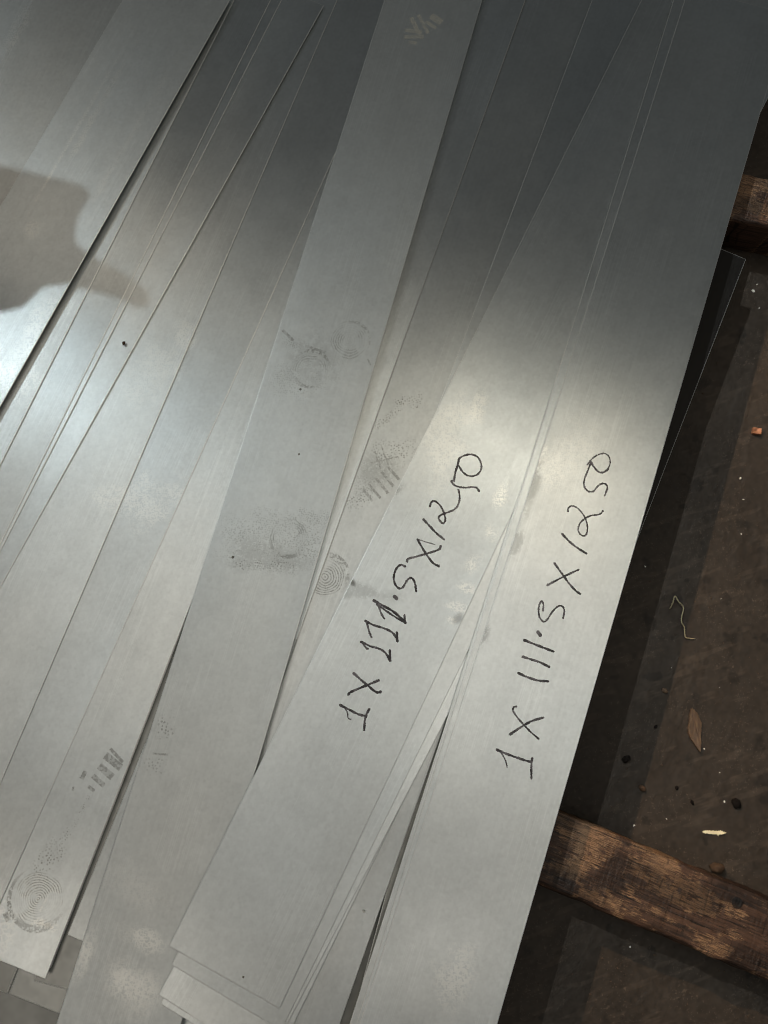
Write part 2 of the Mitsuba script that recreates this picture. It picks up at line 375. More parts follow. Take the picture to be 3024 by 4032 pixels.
def wood_height(p, n, uv):
    a, b, z = wood_axes(p)
    return .0006 * fbm(a * .5, b * .10, 8.0, 3) + .0009 * fbm(a * .05, b * 1.2, z * 1.2, 3) + .0008 * fbm(a * .16, b * .2, z * .2, 3)


scene['old_wood'] = {'type': 'bumpmap', 'tex': mikit.proc(wood_height, 3e-4), 'scale': 1.0,
                     'b': {'type': 'principled', 'base_color': mikit.proc(wood_colour), 'roughness': .55, 'specular': .4}}


def chip_colour(p, n, uv):
    return mix((.045, .026, .016), (.15, .092, .052), fbm(p.x * 700, p.y * 120, 1.0, 3))


scene['chip_wood'] = {'type': 'twosided', 'b': {'type': 'principled', 'base_color': mikit.proc(chip_colour), 'roughness': .7}}
scene['pale_wood'] = {'type': 'principled', 'base_color': rgb(.80, .70, .46), 'roughness': .6}
scene['wire_metal'] = {'type': 'principled', 'base_color': rgb(.62, .54, .36), 'roughness': .35, 'metallic': .6}
scene['copper'] = {'type': 'principled', 'base_color': rgb(.50, .22, .12), 'roughness': .42, 'metallic': .5}
scene['crumb_dark'] = {'type': 'diffuse', 'reflectance': rgb(.012, .010, .009)}
scene['crumb_pale'] = {'type': 'diffuse', 'reflectance': rgb(.74, .72, .66)}
scene['crumb_brown'] = {'type': 'diffuse', 'reflectance': rgb(.07, .045, .030)}

# ---------------------------------------------------------------- setting
ZT = 0.060                                    # top of the timber bearers


def grid_sheet(x0, x1, y0, y1, nx, ny, h):
    xs, ys = np.linspace(x0, x1, nx), np.linspace(y0, y1, ny)
    X, Y = np.meshgrid(xs, ys)
    v = np.stack([X, Y, h(X, Y)], -1).reshape(-1, 3)
    i = np.arange(nx * ny).reshape(ny, nx)
    f = np.concatenate([np.stack([i[:-1, :-1], i[:-1, 1:], i[1:, 1:]], -1).reshape(-1, 3), np.stack([i[:-1, :-1], i[1:, 1:], i[1:, :-1]], -1).reshape(-1, 3)])
    return v, f


scene['floor'] = mikit.ply(grid_sheet(-4, 4, -4, 4, 9, 9, lambda X, Y: 0 * X), 'floor_dirt')
labels['floor'] = {'label': 'dark dirty brown workshop floor strewn with grit', 'kind': 'structure'}


def beam(name, x0, y0, x1, y1, w, seed, label):
    """A rough sawn bearer: x0,y0 -> x1,y1 is the middle line of its top, w its width."""
    L = math.hypot(x1 - x0, y1 - y0)
    d = np.array([x1 - x0, y1 - y0]) / L
    nrm = np.array([-d[1], d[0]])
    prof = np.array([(-.5, 1), (-.30, 1), (-.1, 1), (.1, 1), (.30, 1), (.47, .995), (.5, .94), (.50, .6), (.46, .25), (.44, 0), (-.52, 0), (-.58, .3), (-.60, .6), (-.585, .88), (-.555, .965)])
    n = int(L / .006)
    s = np.linspace(0, L, n)
    V = []
    for k, (a, b) in enumerate(prof):
        q = np.stack([s * 90 + 3 * k * (b < .9), np.full(n, a * 9.0 + 40), np.full(n, b * 3.0)], -1)
        e = meshkit.fbm(q, 3, seed) - .5
        e2 = meshkit.fbm(q * [.25, 1, 1], 2, seed + 5) - .5
        edge = 1.0 if abs(a) > .4 else .25
        off = a * w + (.0035 * e + .005 * e2) * edge * (1 if a > 0 else -1)
        zz = b * ZT - (.0016 * np.abs(e) * (b > .9) * edge)
        if b > .9:
            zz = np.minimum(zz, ZT - .0004)
        V.append(np.stack([x0 + d[0] * s + nrm[0] * off, y0 + d[1] * s + nrm[1] * off, zz], -1))
    V = np.stack(V, 1)
    m = len(prof)
    i = np.arange(n * m).reshape(n, m)
    a, b, c, e = i[:-1], np.roll(i, -1, 1)[:-1], np.roll(i, -1, 1)[1:], i[1:]
    F = np.concatenate([np.stack([a, b, c], -1).reshape(-1, 3), np.stack([a, c, e], -1).reshape(-1, 3)])
    caps = [[i[0, 0], i[0, k + 1], i[0, k]] for k in range(1, m - 1)] + [[i[-1, 0], i[-1, k], i[-1, k + 1]] for k in range(1, m - 1)]
    t = trimesh.Trimesh(V.reshape(-1, 3), np.concatenate([F, caps]), process=False)
    if t.volume < 0:
        t.invert()
    scene[name] = mikit.ply(t, 'old_wood', smooth=40)
    labels[name] = {'label': label, 'category': 'timber', 'group': 'timber bearers under the strips'}


beam('timber_bearer', -.62, .130, .64, -.3725, .0616, 3, 'worn brown timber bearer under the stack at the lower right')
beam('timber_bearer_001', -.55, .709, .72, .406, .052, 8, 'dark brown timber bearer sticking out at the upper right')

# ---------------------------------------------------------------- the strips
TH = 0.001
RNG = random.Random(11)


class Strip:
    """A sheared strip: centre (mm), angle from +y (degrees), width, top height above the timber (mm), lean across / twist / bow in mm over the half width or half length."""

    def __init__(s, name, cx, cy, ang, w, z, L=1250.0, lean=0.0, pitch=0.0, twist=0.0, bow=0.0, seed=0, wav=.12):
        s.name, s.c, s.w, s.L, s.z = name, np.array([cx, cy]) * 1e-3, w * 1e-3, L * 1e-3, ZT + z * 1e-3
        a = math.radians(ang)
        s.d, s.r = np.array([math.sin(a), math.cos(a)]), np.array([math.cos(a), -math.sin(a)])
        s.lean, s.pitch, s.twist, s.bow, s.seed, s.wav = lean * 1e-3, pitch * 1e-3, twist * 1e-3, bow * 1e-3, seed, wav * 1e-3

    tone = 1.0

    def height(s, u, v):
        a, b = 2 * u / s.L, 2 * v / s.w
        q = np.stack([u * 5.0 + 20, v * 4.0 + 7, np.zeros_like(u)], -1)
        wv = (meshkit.noise(q, s.seed) - .5) * 2 * s.wav
        return s.z + s.lean * b + s.pitch * a + s.twist * a * b + s.bow * a * a + wv

    def world(s, u, v, dz=0.0):
        xy = s.c + np.multiply.outer(u, s.d) + np.multiply.outer(v, s.r)
        return np.concatenate([xy, (s.height(u, v) + dz)[..., None]], -1)

    def local(s, xy):
        q = np.asarray(xy) - s.c
        return q @ s.d, q @ s.r

    def mesh(s):
        bv, dp = .00048, .00016            # sheared edges roll over a little
        us, vs = np.linspace(-s.L / 2 + bv, s.L / 2 - bv, 110), np.linspace(-s.w / 2 + bv, s.w / 2 - bv, 13)
        V, F, UV, n0 = [], [], [], 0

        def add(P, uv, f):
            nonlocal n0
            V.append(P.reshape(-1, 3)); UV.append(uv.reshape(-1, 2)); F.append(f + n0); n0 += P.reshape(-1, 3).shape[0]

        def quads(nu, nv, flip):
            i = np.arange(nu * nv).reshape(nu, nv)
            a, b, c, d = i[:-1, :-1], i[1:, :-1], i[1:, 1:], i[:-1, 1:]
            f = np.concatenate([np.stack([a, b, c], -1).reshape(-1, 3), np.stack([a, c, d], -1).reshape(-1, 3)])
            return f[:, ::-1] if flip else f
        off = np.array([10 * round(s.tone * 50) + 3, s.seed * 3.713])
        U, W = np.meshgrid(us, vs, indexing='ij')
        uv = np.stack([W, U], -1) + off
        add(s.world(U, W), uv, quads(len(us), len(vs), True))
        add(s.world(U, W, -TH), uv, quads(len(us), len(vs), False))
        top = (np.concatenate(V), np.concatenate(F), np.concatenate(UV))
        V, F, UV, n0 = [], [], [], 0
        # bevelled, sheared sides: top rim -> outer line -> bottom rim
        loop_u = np.concatenate([us, np.full(11, us[-1]), us[::-1], np.full(11, us[0])])
        loop_v = np.concatenate([np.full(len(us), vs[0]), vs[1:-1], np.full(len(us), vs[-1]), vs[::-1][1:-1]])
        ou, ov = loop_u * (s.L / 2) / us[-1], loop_v * (s.w / 2) / vs[-1]
        ou = np.where(np.abs(loop_u) >= us[-1] - 1e-9, np.sign(loop_u) * s.L / 2, loop_u)
        ov = np.where(np.abs(loop_v) >= vs[-1] - 1e-9, np.sign(loop_v) * s.w / 2, loop_v)
        mu, mv = loop_u + .5 * (ou - loop_u), loop_v + .5 * (ov - loop_v)
        rows = [s.world(loop_u, loop_v), s.world(mu, mv, -.4 * dp), s.world(ou, ov, -dp), s.world(ou, ov, -TH + .0001), s.world(loop_u, loop_v, -TH)]
        m = len(loop_u)
        uvl = np.stack([loop_v, loop_u], -1) + off
        for k in range(4):
            P = np.stack([rows[k], rows[k + 1]], 0)
            i = np.arange(m)
            j = (i + 1) % m
            f = np.concatenate([np.stack([i, j, m + j], -1), np.stack([i, m + j, m + i], -1)])
            add(P, np.stack([uvl, uvl + [0, .0007]], 0), f)
        V, F = np.concatenate(V), np.concatenate(F)
        c = V[F].mean(1) - s.world(np.zeros(1), np.zeros(1))[0]
        nn = np.cross(V[F[:, 1]] - V[F[:, 0]], V[F[:, 2]] - V[F[:, 0]])
        du, dv = c[:, :2] @ s.d, c[:, :2] @ s.r
        out = np.where((np.abs(dv) > s.w / 2 - .001)[:, None], np.sign(dv)[:, None] * s.r, np.sign(du)[:, None] * s.d)
        bad = (nn[:, :2] * out).sum(1) < 0
        F[bad] = F[bad][:, ::-1]
        return top, (V, F)


def add_strip(st, mat, label, group, key):
    (v, f, uv), edge = st.mesh()
    scene[key + '__sheet'] = mikit.ply((v, f), mat, smooth=True, uv=uv)
    scene[key + '__cut_edge'] = mikit.ply(edge, 'cut_edge')
    labels[key] = {'label': label, 'category': 'metal strip', 'group': group}


# code, cx, cy, angle, width, height, shape, material, label, group, tone (its reflection and shade put into the colour), seed
FAN = 'metal strips fanned out on the stack'
BASE = 'lower metal strips of the stack'
STRIPS = [
    ('B00', -447.1, 358.5, 18.60, 111.5, 1.00, dict(wav=0.05), 'steel_layer_shade', 'plain strip in the close-laid bottom layers of the stack', 'strips of the close-laid bottom layers', 0.42, 70),
    ('B01', -339.9, 322.8, 18.60, 111.5, 1.00, dict(wav=0.05), 'steel_layer_shade', 'plain strip in the close-laid bottom layers of the stack', 'strips of the close-laid bottom layers', 0.53, 71),
    ('B02', -232.5, 287.8, 18.60, 111.5, 1.00, dict(wav=0.05), 'steel_layer_shade', 'plain strip in the close-laid bottom layers of the stack', 'strips of the close-laid bottom layers', 0.48, 72),
    ('B03', -125.8, 250.5, 18.60, 111.5, 1.00, dict(wav=0.05), 'steel_layer_shade', 'plain strip in the close-laid bottom layers of the stack', 'strips of the close-laid bottom layers', 0.57, 73),
    ('B04', -18.7, 214.5, 18.60, 111.5, 1.00, dict(wav=0.05), 'steel_layer_shade', 'plain strip in the close-laid bottom layers of the stack', 'strips of the close-laid bottom layers', 0.42, 74),
    ('B05', 88.5, 178.7, 18.60, 111.5, 1.00, dict(wav=0.05), 'steel_layer_shade', 'plain strip in the close-laid bottom layers of the stack', 'strips of the close-laid bottom layers', 0.53, 75),
    ('B10', -428.3, 381.4, 18.60, 111.5, 2.15, dict(wav=0.05), 'steel_layer_shade', 'plain strip in the close-laid bottom layers of the stack', 'strips of the close-laid bottom layers', 0.80, 80),
    ('B11', -320.9, 346.3, 18.60, 111.5, 2.15, dict(wav=0.05), 'steel_layer_shade', 'plain strip in the close-laid bottom layers of the stack', 'strips of the close-laid bottom layers', 0.95, 81),
    ('B12', -213.7, 310.6, 18.60, 111.5, 2.15, dict(wav=0.05), 'steel_layer_shade', 'plain strip in the close-laid bottom layers of the stack', 'strips of the close-laid bottom layers', 0.70, 82),
    ('B13', -106.5, 275.1, 18.60, 111.5, 2.15, dict(wav=0.05), 'steel_layer_shade', 'plain strip in the close-laid bottom layers of the stack', 'strips of the close-laid bottom layers', 0.88, 83),
    ('B14', -0.0, 237.0, 18.60, 111.5, 2.15, dict(wav=0.05), 'steel_layer_shade', 'plain strip in the close-laid bottom layers of the stack', 'strips of the close-laid bottom layers', 0.80, 84),
    ('B15', 107.3, 201.6, 18.60, 111.5, 2.15, dict(wav=0.05), 'steel_layer_shade', 'plain strip in the close-laid bottom layers of the stack', 'strips of the close-laid bottom layers', 0.95, 85),
    ('X', 201.0, 181.4, 23.80, 111.5, 2.22, dict(lean=-3.0, L=560), 'steel_side_shade', 'dark lower strip sticking out from under the right edge of the stack', BASE, 1.00, 15),
    ('N', -145.4, 309.6, 12.63, 111.5, 3.65, dict(lean=0.4), 'steel_layer_shade', 'shade-coloured strip deep in the slot at the lower left, ending below the short stub', BASE, 0.90, 16),
    ('M', -40.1, 318.7, 20.19, 111.5, 5.67, dict(lean=0.5), 'steel', 'strip showing only as a short stub in the slot at the lower left', BASE, 0.85, 17),
    ('P_p0', -170.2, 339.2, 19.06, 111.5, 5.12, dict(wav=0.05), 'steel', 'plain strip buried in the stack below the fanned strips', 'strips buried in the stack', 0.95, 118),
    ('P_p1', -169.3, 332.5, 19.06, 111.5, 6.24, dict(wav=0.05), 'steel', 'plain strip buried in the stack below the fanned strips', 'strips buried in the stack', 0.95, 119),
    ('P_p2', -173.8, 332.0, 19.06, 111.5, 7.39, dict(wav=0.05), 'steel', 'plain strip buried in the stack below the fanned strips', 'strips buried in the stack', 0.95, 120),
    ('P_p3', -169.0, 333.5, 19.06, 111.5, 8.49, dict(wav=0.05), 'steel', 'plain strip buried in the stack below the fanned strips', 'strips buried in the stack', 0.95, 121),
    ('Lb_p0', -563.5, 197.0, 19.85, 111.5, 3.25, dict(wav=0.05), 'steel', 'plain strip buried in the stack below the fanned strips', 'strips buried in the stack', 0.95, 122),
    ('R1_p0', -455.2, 194.4, 22.08, 111.5, 4.38, dict(wav=0.05), 'steel', 'plain strip buried in the stack below the fanned strips', 'strips buried in the stack', 0.95, 123),
    ('P', -169.1, 324.0, 19.06, 106.0, 10.39, dict(lean=0.3, bow=-0.5), STEEL_C, 'strip with a long boot tread trail and heel print at the lower left', FAN, 1.00, 24),
    ('R8', 20.8, 206.3, 18.89, 111.5, 9.14, dict(lean=0.5, bow=-1.6), STEEL_B, 'strip left of the middle writing with half a round heel print and tread marks', FAN, 0.92, 25),
    ('Z', -15.8, 410.2, 18.89, 90.0, 9.29, dict(lean=0.4, L=800), 'steel', 'narrow pale band of strip showing along the right edge of the trodden strip', BASE, 1.06, 26),
    ('R9', 52.5, 118.8, 21.79, 111.5, 10.55, dict(lean=-0.7), 'steel', 'dull strip whose top end shows left of the middle written strip near the top', FAN, 1.05, 27),
    ('W', 161.6, 216.3, 15.81, 111.5, 11.69, dict(lean=-1.0), 'steel_layer_shade', 'strip showing as a thin bright wedge between the written strips at the bottom', BASE, 1.10, 28),
    ('T2_p0', 165.5, 103.3, 19.00, 111.5, 13.65, dict(wav=0.05), 'steel', 'plain strip buried in the stack below the fanned strips', 'strips buried in the stack', 0.95, 129),
    ('R4', -265.9, 196.8, 21.43, 111.5, 11.65, dict(lean=-0.5, bow=0.6), STEEL_G, 'plain strip just left of the trodden strip, lowest step of the left fan', FAN, 0.94, 30),
    ('R3', -322.5, 202.6, 19.91, 111.5, 14.36, dict(lean=-1.2, bow=-0.3), STEEL_G, 'second step of the left fan, counted from the trodden strip', FAN, 1.02, 31),
    ('R2', -402.9, 180.4, 25.22, 111.5, 16.55, dict(lean=-0.6, bow=0.4), STEEL_G, 'third step of the left fan, counted from the trodden strip', FAN, 1.00, 32),
    ('R1b', -420.5, 191.2, 22.80, 111.5, 18.56, dict(lean=-1.1), 'steel', 'strip in the left fan showing as a hairline sliver beside the fleck', FAN, 1.00, 33),
    ('R1', -422.9, 194.2, 22.08, 111.5, 19.76, dict(lean=-1.3, bow=0.2), 'steel', 'strip in the left fan beside the narrow bluish one', FAN, 0.90, 34),
    ('R6', -104.7, 217.3, 15.50, 107.5, 15.15, dict(lean=2.0, bow=-0.4), STEEL_A, 'broad strip left of centre trodden with round boot heel prints', FAN, 0.94, 35),
    ('U', 77.2, 200.0, 20.62, 111.5, 15.33, dict(lean=-0.6), 'steel', 'strip with a white speck, between the two written strips in the lower half', FAN, 0.88, 36),
    ('T1d', 122.5, 228.5, 27.49, 111.5, 18.04, dict(), 'steel', 'lowest strip end under the middle written strip, a small bright corner', BASE, 1.10, 37),
    ('T1c', 132.1, 228.8, 28.78, 111.5, 19.60, dict(lean=0.4), 'steel', 'strip end below the middle written strip, third from the top of that pile', FAN, 1.10, 38),
    ('T1b', 131.3, 261.3, 27.50, 111.5, 20.87, dict(lean=0.2), 'steel', 'strip directly under the middle written strip, its end a little lower', FAN, 1.00, 39),
    ('T1', 116.8, 284.5, 26.22, 111.5, 21.88, dict(lean=0.2, bow=0.8), STEEL_D, 'middle strip with marker writing and a square cut end at the bottom', FAN, 0.95, 40),
    ('R0', -461.5, 194.8, 21.92, 111.5, 21.79, dict(lean=-1.3), STEEL_F, 'narrow bright bluish strip right of the black gap', FAN, 1.02, 41),
    ('T2_p1', 155.1, 106.9, 19.00, 111.5, 23.67, dict(wav=0.05), 'steel', 'plain strip buried in the stack below the fanned strips', 'strips buried in the stack', 0.95, 142),
    ('V', 190.6, 207.6, 18.53, 111.5, 24.95, dict(lean=0.2, bow=0.6), 'steel', 'strip showing as a thin line along the left edge of the right written strip', FAN, 1.00, 43),
    ('T2', 166.6, 115.6, 19.00, 111.5, 26.36, dict(lean=0.1, bow=0.6), STEEL_E, 'rightmost strip with marker writing along the edge of the stack', FAN, 0.98, 44),
    ('La', -606.5, 208.8, 18.18, 111.5, 23.91, dict(lean=0.3), STEEL_F, 'strip in the top left corner of the picture', FAN, 0.90, 45),
    ('Lb', -544.4, 202.9, 19.85, 111.5, 25.21, dict(lean=-0.2, bow=0.5), STEEL_F, 'second strip from the top left corner', FAN, 0.82, 46),
    ('Lc', -496.9, 183.6, 24.53, 111.5, 26.66, dict(lean=0.1, bow=0.4), STEEL_F, 'strip left of the long black gap with pale rub marks', FAN, 1.00, 47),
]
ST = {}
COUNT = 0


def next_key():
    global COUNT
    COUNT += 1
    return 'metal_strip' if COUNT == 1 else 'metal_strip_%03d' % (COUNT - 1)


KEY = {}
for code, cx, cy, ang, w, z, opt, mat, label, grp, tone, seed in STRIPS:
    ST[code] = Strip(code, cx, cy, ang, w, z, seed=seed, **opt)
    ST[code].tone = tone
    KEY[code] = next_key()
    add_strip(ST[code], mat, label, grp, KEY[code])



# ---------------------------------------------------------------- handwriting
INK_A = [
    (1.96, [(55.7, 193.1), (60.3, 195.8), (67.2, 197.3), (74.0, 194.6), (77.3, 188.3), (77.2, 182.0), (73.7, 177.0), (68.3, 175.1), (62.5, 176.6), (58.1, 180.9), (55.4, 186.1)]),
    (2.16, [(55.9, 193.1), (54.1, 186.1), (51.6, 177.5), (50.6, 170.5)]),
    (1.96, [(50.6, 170.5), (47.9, 170.5), (49.4, 167.4), (53.2, 165.0), (60.5, 163.6), (67.3, 164.2), (72.5, 163.4), (74.6, 160.3)]),
    (1.96, [(26.6, 145.1), (27.8, 149.0), (30.8, 150.5), (35.3, 147.4), (38.3, 142.8), (40.5, 137.4), (41.3, 131.3), (39.1, 128.2), (36.3, 130.5), (35.0, 134.0), (37.4, 136.6), (43.5, 138.9), (50.3, 141.9), (54.1, 146.5), (55.8, 154.2), (54.7, 161.2)]),
    (2.25, [(20.4, 132.1), (25.3, 126.5), (32.0, 119.1), (39.8, 112.5)]),
    (2.16, [(34.4, 86.5), (29.1, 89.3), (23.5, 96.6), (18.4, 104.8), (14.3, 112.5)]),
    (0.98, [(14.3, 112.7), (22.1, 110.1), (31.1, 107.4)]),
    (2.16, [(4.1, 91.2), (4.9, 93.6), (13.1, 95.8), (23.5, 98.8), (31.7, 101.3), (36.1, 103.7), (36.4, 105.8)]),
    (2.16, [(1.9, 86.1), (-1.6, 87.8), (-5.1, 85.9), (-8.1, 80.2), (-8.9, 74.3), (-7.1, 68.3), (-3.4, 65.1), (0.3, 66.8), (3.3, 72.0), (6.4, 75.0), (9.4, 74.2), (11.5, 69.5), (12.5, 62.4)]),
    (3.33, [(-8.0, 57.3), (-6.3, 55.6)]),
    (2.55, [(-27.8, 53.6), (-19.7, 48.9), (-10.9, 44.1), (-3.5, 38.2), (2.3, 32.5)]),
    (1.96, [(-24.9, 49.9), (-16.7, 44.1), (-7.9, 38.2), (0.1, 33.5)]),
    (1.96, [(1.2, 39.7), (1.6, 32.4)]),
    (1.96, [(-23.4, 49.2), (-21.2, 41.9), (-17.9, 36.3)]),
    (2.16, [(-35.9, 34.3), (-28.5, 30.5), (-18.2, 27.3), (-10.9, 23.7), (-7.3, 19.3), (-5.5, 15.3)]),
    (1.96, [(-6.1, 23.3), (-5.7, 15.3)]),
    (1.96, [(-34.4, 32.4), (-32.4, 24.4), (-30.2, 18.9)]),
    (2.16, [(-39.9, 14.6), (-31.4, 10.7), (-22.6, 8.1), (-16.8, 4.2), (-12.7, -2.9)]),
    (1.96, [(-12.8, 6.7), (-12.5, -2.9)]),
    (1.96, [(-38.0, 13.3), (-35.5, 9.3), (-33.3, 8.1)]),
    (2.35, [(-46.7, -14.5), (-39.4, -20.9), (-32.5, -26.5), (-26.8, -31.0), (-23.3, -32.1), (-21.4, -31.4)]),
    (2.35, [(-51.4, -33.9), (-50.1, -32.1), (-41.7, -28.4), (-31.4, -24.3), (-23.3, -20.9)]),
    (2.25, [(-59.0, -43.6), (-50.7, -47.7), (-42.7, -51.6), (-36.4, -53.2)]),
    (2.35, [(-32.2, -47.3), (-34.6, -52.1), (-36.1, -57.6), (-36.6, -65.9)]),
    (1.18, [(-54.8, -46.0), (-52.4, -50.5), (-51.5, -55.4), (-48.9, -56.5)]),
]
INK_B = [
    (1.37, [(180.2, 185.0), (185.5, 191.2), (191.7, 195.0), (197.7, 196.2), (201.7, 192.6), (202.4, 186.4), (199.9, 180.2)]),
    (1.96, [(199.9, 180.2), (195.2, 177.0), (190.5, 177.9), (186.5, 182.6), (183.8, 188.1)]),
    (1.76, [(183.8, 187.3), (180.4, 178.8), (177.0, 171.1), (176.0, 164.9), (177.5, 160.6), (181.1, 157.9), (185.3, 158.7), (188.5, 162.6), (192.7, 165.6), (196.6, 165.6), (198.4, 161.7), (195.5, 154.1)]),
    (1.57, [(159.4, 138.6), (160.0, 142.1), (163.8, 144.1), (168.9, 141.6), (173.1, 136.7), (175.8, 131.4), (177.4, 123.9), (176.3, 117.1), (173.6, 114.6), (170.0, 116.4), (168.3, 120.9), (170.5, 126.9), (175.1, 131.4), (181.2, 134.4), (187.1, 135.1), (190.9, 136.6), (192.8, 138.9)]),
    (2.16, [(153.0, 116.5), (159.3, 109.4), (166.4, 103.4), (174.9, 97.7)]),
    (2.16, [(144.5, 88.2), (150.7, 79.0), (157.5, 69.0), (163.1, 62.4), (167.3, 59.2)]),
    (1.96, [(137.1, 67.6), (152.0, 75.3), (166.9, 82.2)]),
    (1.76, [(131.8, 43.6), (132.4, 49.4), (130.7, 52.6), (128.5, 48.7), (127.7, 42.9), (128.6, 37.1), (132.1, 33.1), (135.8, 35.6), (139.7, 41.4), (145.0, 46.9), (149.4, 47.9), (151.8, 44.0), (150.3, 36.3)]),
    (3.14, [(126.4, 23.4), (128.3, 20.6)]),
    (2.35, [(113.5, 16.0), (123.4, 12.0), (131.9, 8.7), (139.9, 5.6)]),
    (2.35, [(111.5, 0.7), (118.6, -1.5), (127.1, -4.3), (135.5, -8.5)]),
    (2.35, [(107.0, -14.2), (115.2, -17.9), (125.0, -20.9), (133.9, -21.6)]),
    (1.76, [(103.7, -44.5), (101.7, -44.8), (100.8, -47.8), (103.5, -52.7), (109.9, -60.3), (116.4, -67.0), (123.2, -72.8)]),
    (2.25, [(97.6, -69.0), (109.9, -61.4), (117.9, -57.2), (128.1, -54.3)]),
    (2.25, [(85.2, -82.8), (92.4, -85.8), (101.2, -89.0), (111.1, -92.2), (114.9, -93.0)]),
    (2.16, [(116.9, -90.2), (115.9, -97.0), (115.6, -107.7)]),
    (1.57, [(113.3, -92.9), (116.0, -93.7)]),
    (1.27, [(89.1, -85.6), (92.4, -91.6), (94.0, -98.0)]),
]



def spline(pts, k=8):
    p = np.array(pts, float)
    if len(p) < 3:
        return p
    q = np.concatenate([[2 * p[0] - p[1]], p, [2 * p[-1] - p[-2]]])
    out = []
    for i in range(1, len(q) - 2):
        t = np.linspace(0, 1, k, endpoint=False)[:, None]
        a, b, c, d = q[i - 1], q[i], q[i + 1], q[i + 2]
        out.append(.5 * (2 * b + (c - a) * t + (2 * a - 5 * b + 4 * c - d) * t * t + (3 * b - a - 3 * c + d) * t ** 3))
    return np.concatenate(out + [p[-1:]])


def handwriting(code, strokes, chars):
    """Each written character is a part of its strip: its strokes, pressed unevenly by a felt tip, as one thin film."""
    st = ST[code]
    rng = random.Random(5)
    first = 0
    for i, (char, n) in enumerate(chars):
        shapes = []
        for w, pts in strokes[first:first + n]:
            line = spline(pts)
            for j in range(len(line) - 1):
                f = .90 + .16 * math.sin(.7 * j + rng.random()) + (.14 if j in (0, len(line) - 2) else 0)
                shapes.append(LineString(line[j:j + 2]).buffer(w * f / 2, 6))
        first += n
        ink = shapely.union_all(shapes).buffer(.02).simplify(.05)
        V, F, n0 = [], [], 0
        for q in getattr(ink, 'geoms', [ink]):
            v, f = trimesh.creation.triangulate_polygon(q, engine='earcut')
            V.append(v); F.append(np.asarray(f) + n0); n0 += len(v)
        V, F = np.concatenate(V) * 1e-3, np.concatenate(F)
        u, v = st.local(V)
        P = np.concatenate([V, (st.height(u, v) + .00012)[:, None]], -1)
        a = np.cross(P[F[:, 1]] - P[F[:, 0]], P[F[:, 2]] - P[F[:, 0]])
        F[a[:, 2] < 0] = F[a[:, 2] < 0][:, ::-1]
        k = KEY[code] + '__written_character' + ('_%03d' % i if i else '')
        scene[k] = mikit.ply((P, F), 'ink')
        labels[k] = {'label': 'handwritten %s in black marker' % char}


handwriting('T1', INK_A, [('digit 0', 1), ('digit 5', 2), ('digit 2', 1), ('digit 1', 1), ('letter X', 3), ('digit 5', 1), ('decimal point', 1), ('digit 1 drawn twice', 4), ('digit 1 with serif', 3), ('digit 1 with serif', 3), ('letter X', 2), ('digit 1 with foot', 3)])
handwriting('T2', INK_B, [('digit 0', 2), ('digit 5', 1), ('digit 2', 1), ('digit 1', 1), ('letter X', 2), ('digit 5', 1), ('decimal point', 1), ('digit 1', 1), ('digit 1', 1), ('digit 1', 1), ('letter X', 2), ('digit 1 with foot', 4)])

# ---------------------------------------------------------------- litter
def crumb(name, x, y, z, r, mat, label, group, seed, flat=.6):
    m = trimesh.creation.icosphere(subdivisions=2, radius=1.0)
    q = np.array(m.vertices)
    k = .62 + .8 * meshkit.fbm(q * 1.7 + seed * 3.1 + 50, 3, seed)
    q = q * k[:, None] * [r, r * .75, r * flat]
    a = seed * 1.9
    q = q @ np.array([[math.cos(a), math.sin(a), 0], [-math.sin(a), math.cos(a), 0], [0, 0, 1]])
    q[:, 2] -= q[:, 2].min()
    m.vertices = q + [x * 1e-3, y * 1e-3, z]
    scene[name] = mikit.ply(m, mat, smooth=35)
    labels[name] = {'label': label, 'category': 'crumb'}
    if group:
        labels[name]['group'] = group


def tube(pts, r, n=7):
    p = np.array(pts, float)
    V = []
    for i in range(len(p)):
        t = p[min(i + 1, len(p) - 1)] - p[max(i - 1, 0)]
        t /= np.linalg.norm(t)
        a = np.cross(t, [0, 0, 1.0]); a /= max(np.linalg.norm(a), 1e-9)
        b = np.cross(a, t)
        th = np.arange(n) / n * 2 * math.pi
        rr = r * (.35 if i in (0, len(p) - 1) else 1)
        V.append(p[i] + rr * (np.cos(th)[:, None] * a + np.sin(th)[:, None] * b))
    V = np.concatenate(V)
    i = np.arange(len(V)).reshape(len(p), n)
    a, b, c, d = i[:-1], np.roll(i, -1, 1)[:-1], np.roll(i, -1, 1)[1:], i[1:]
    F = np.concatenate([np.stack([a, b, c], -1).reshape(-1, 3), np.stack([a, c, d], -1).reshape(-1, 3)])
    F = np.concatenate([F, [[i[0, 0], i[0, k], i[0, k + 1]] for k in range(1, n - 1)], [[i[-1, 0], i[-1, k + 1], i[-1, k]] for k in range(1, n - 1)]])
    t = trimesh.Trimesh(V, F, process=False)
    if t.volume < 0:
        t.invert()
    return t


wire_xy = [(279.5, 50.1), (281.5, 55.7), (283.3, 63.0), (287.2, 57.3), (293.0, 51.7), (290.2, 42.9), (288.5, 36.4), (291.8, 30.9), (293.2, 21.3), (298.1, 19.7), (303.7, 19.2)]
wire_z = [1, 5, 9, 7, 3, 5, 8, 5, 2, 1.2, 1]
scene['wire_scrap'] = mikit.ply(tube([(x * 1e-3, y * 1e-3, z * 1e-3) for (x, y), z in zip(spline(wire_xy, 4), np.interp(np.linspace(0, 10, 41), range(11), wire_z))], .00062), 'wire_metal', smooth=60)
labels['wire_scrap'] = {'label': 'thin crinkled pale wire lying on the dark floor', 'category': 'wire'}


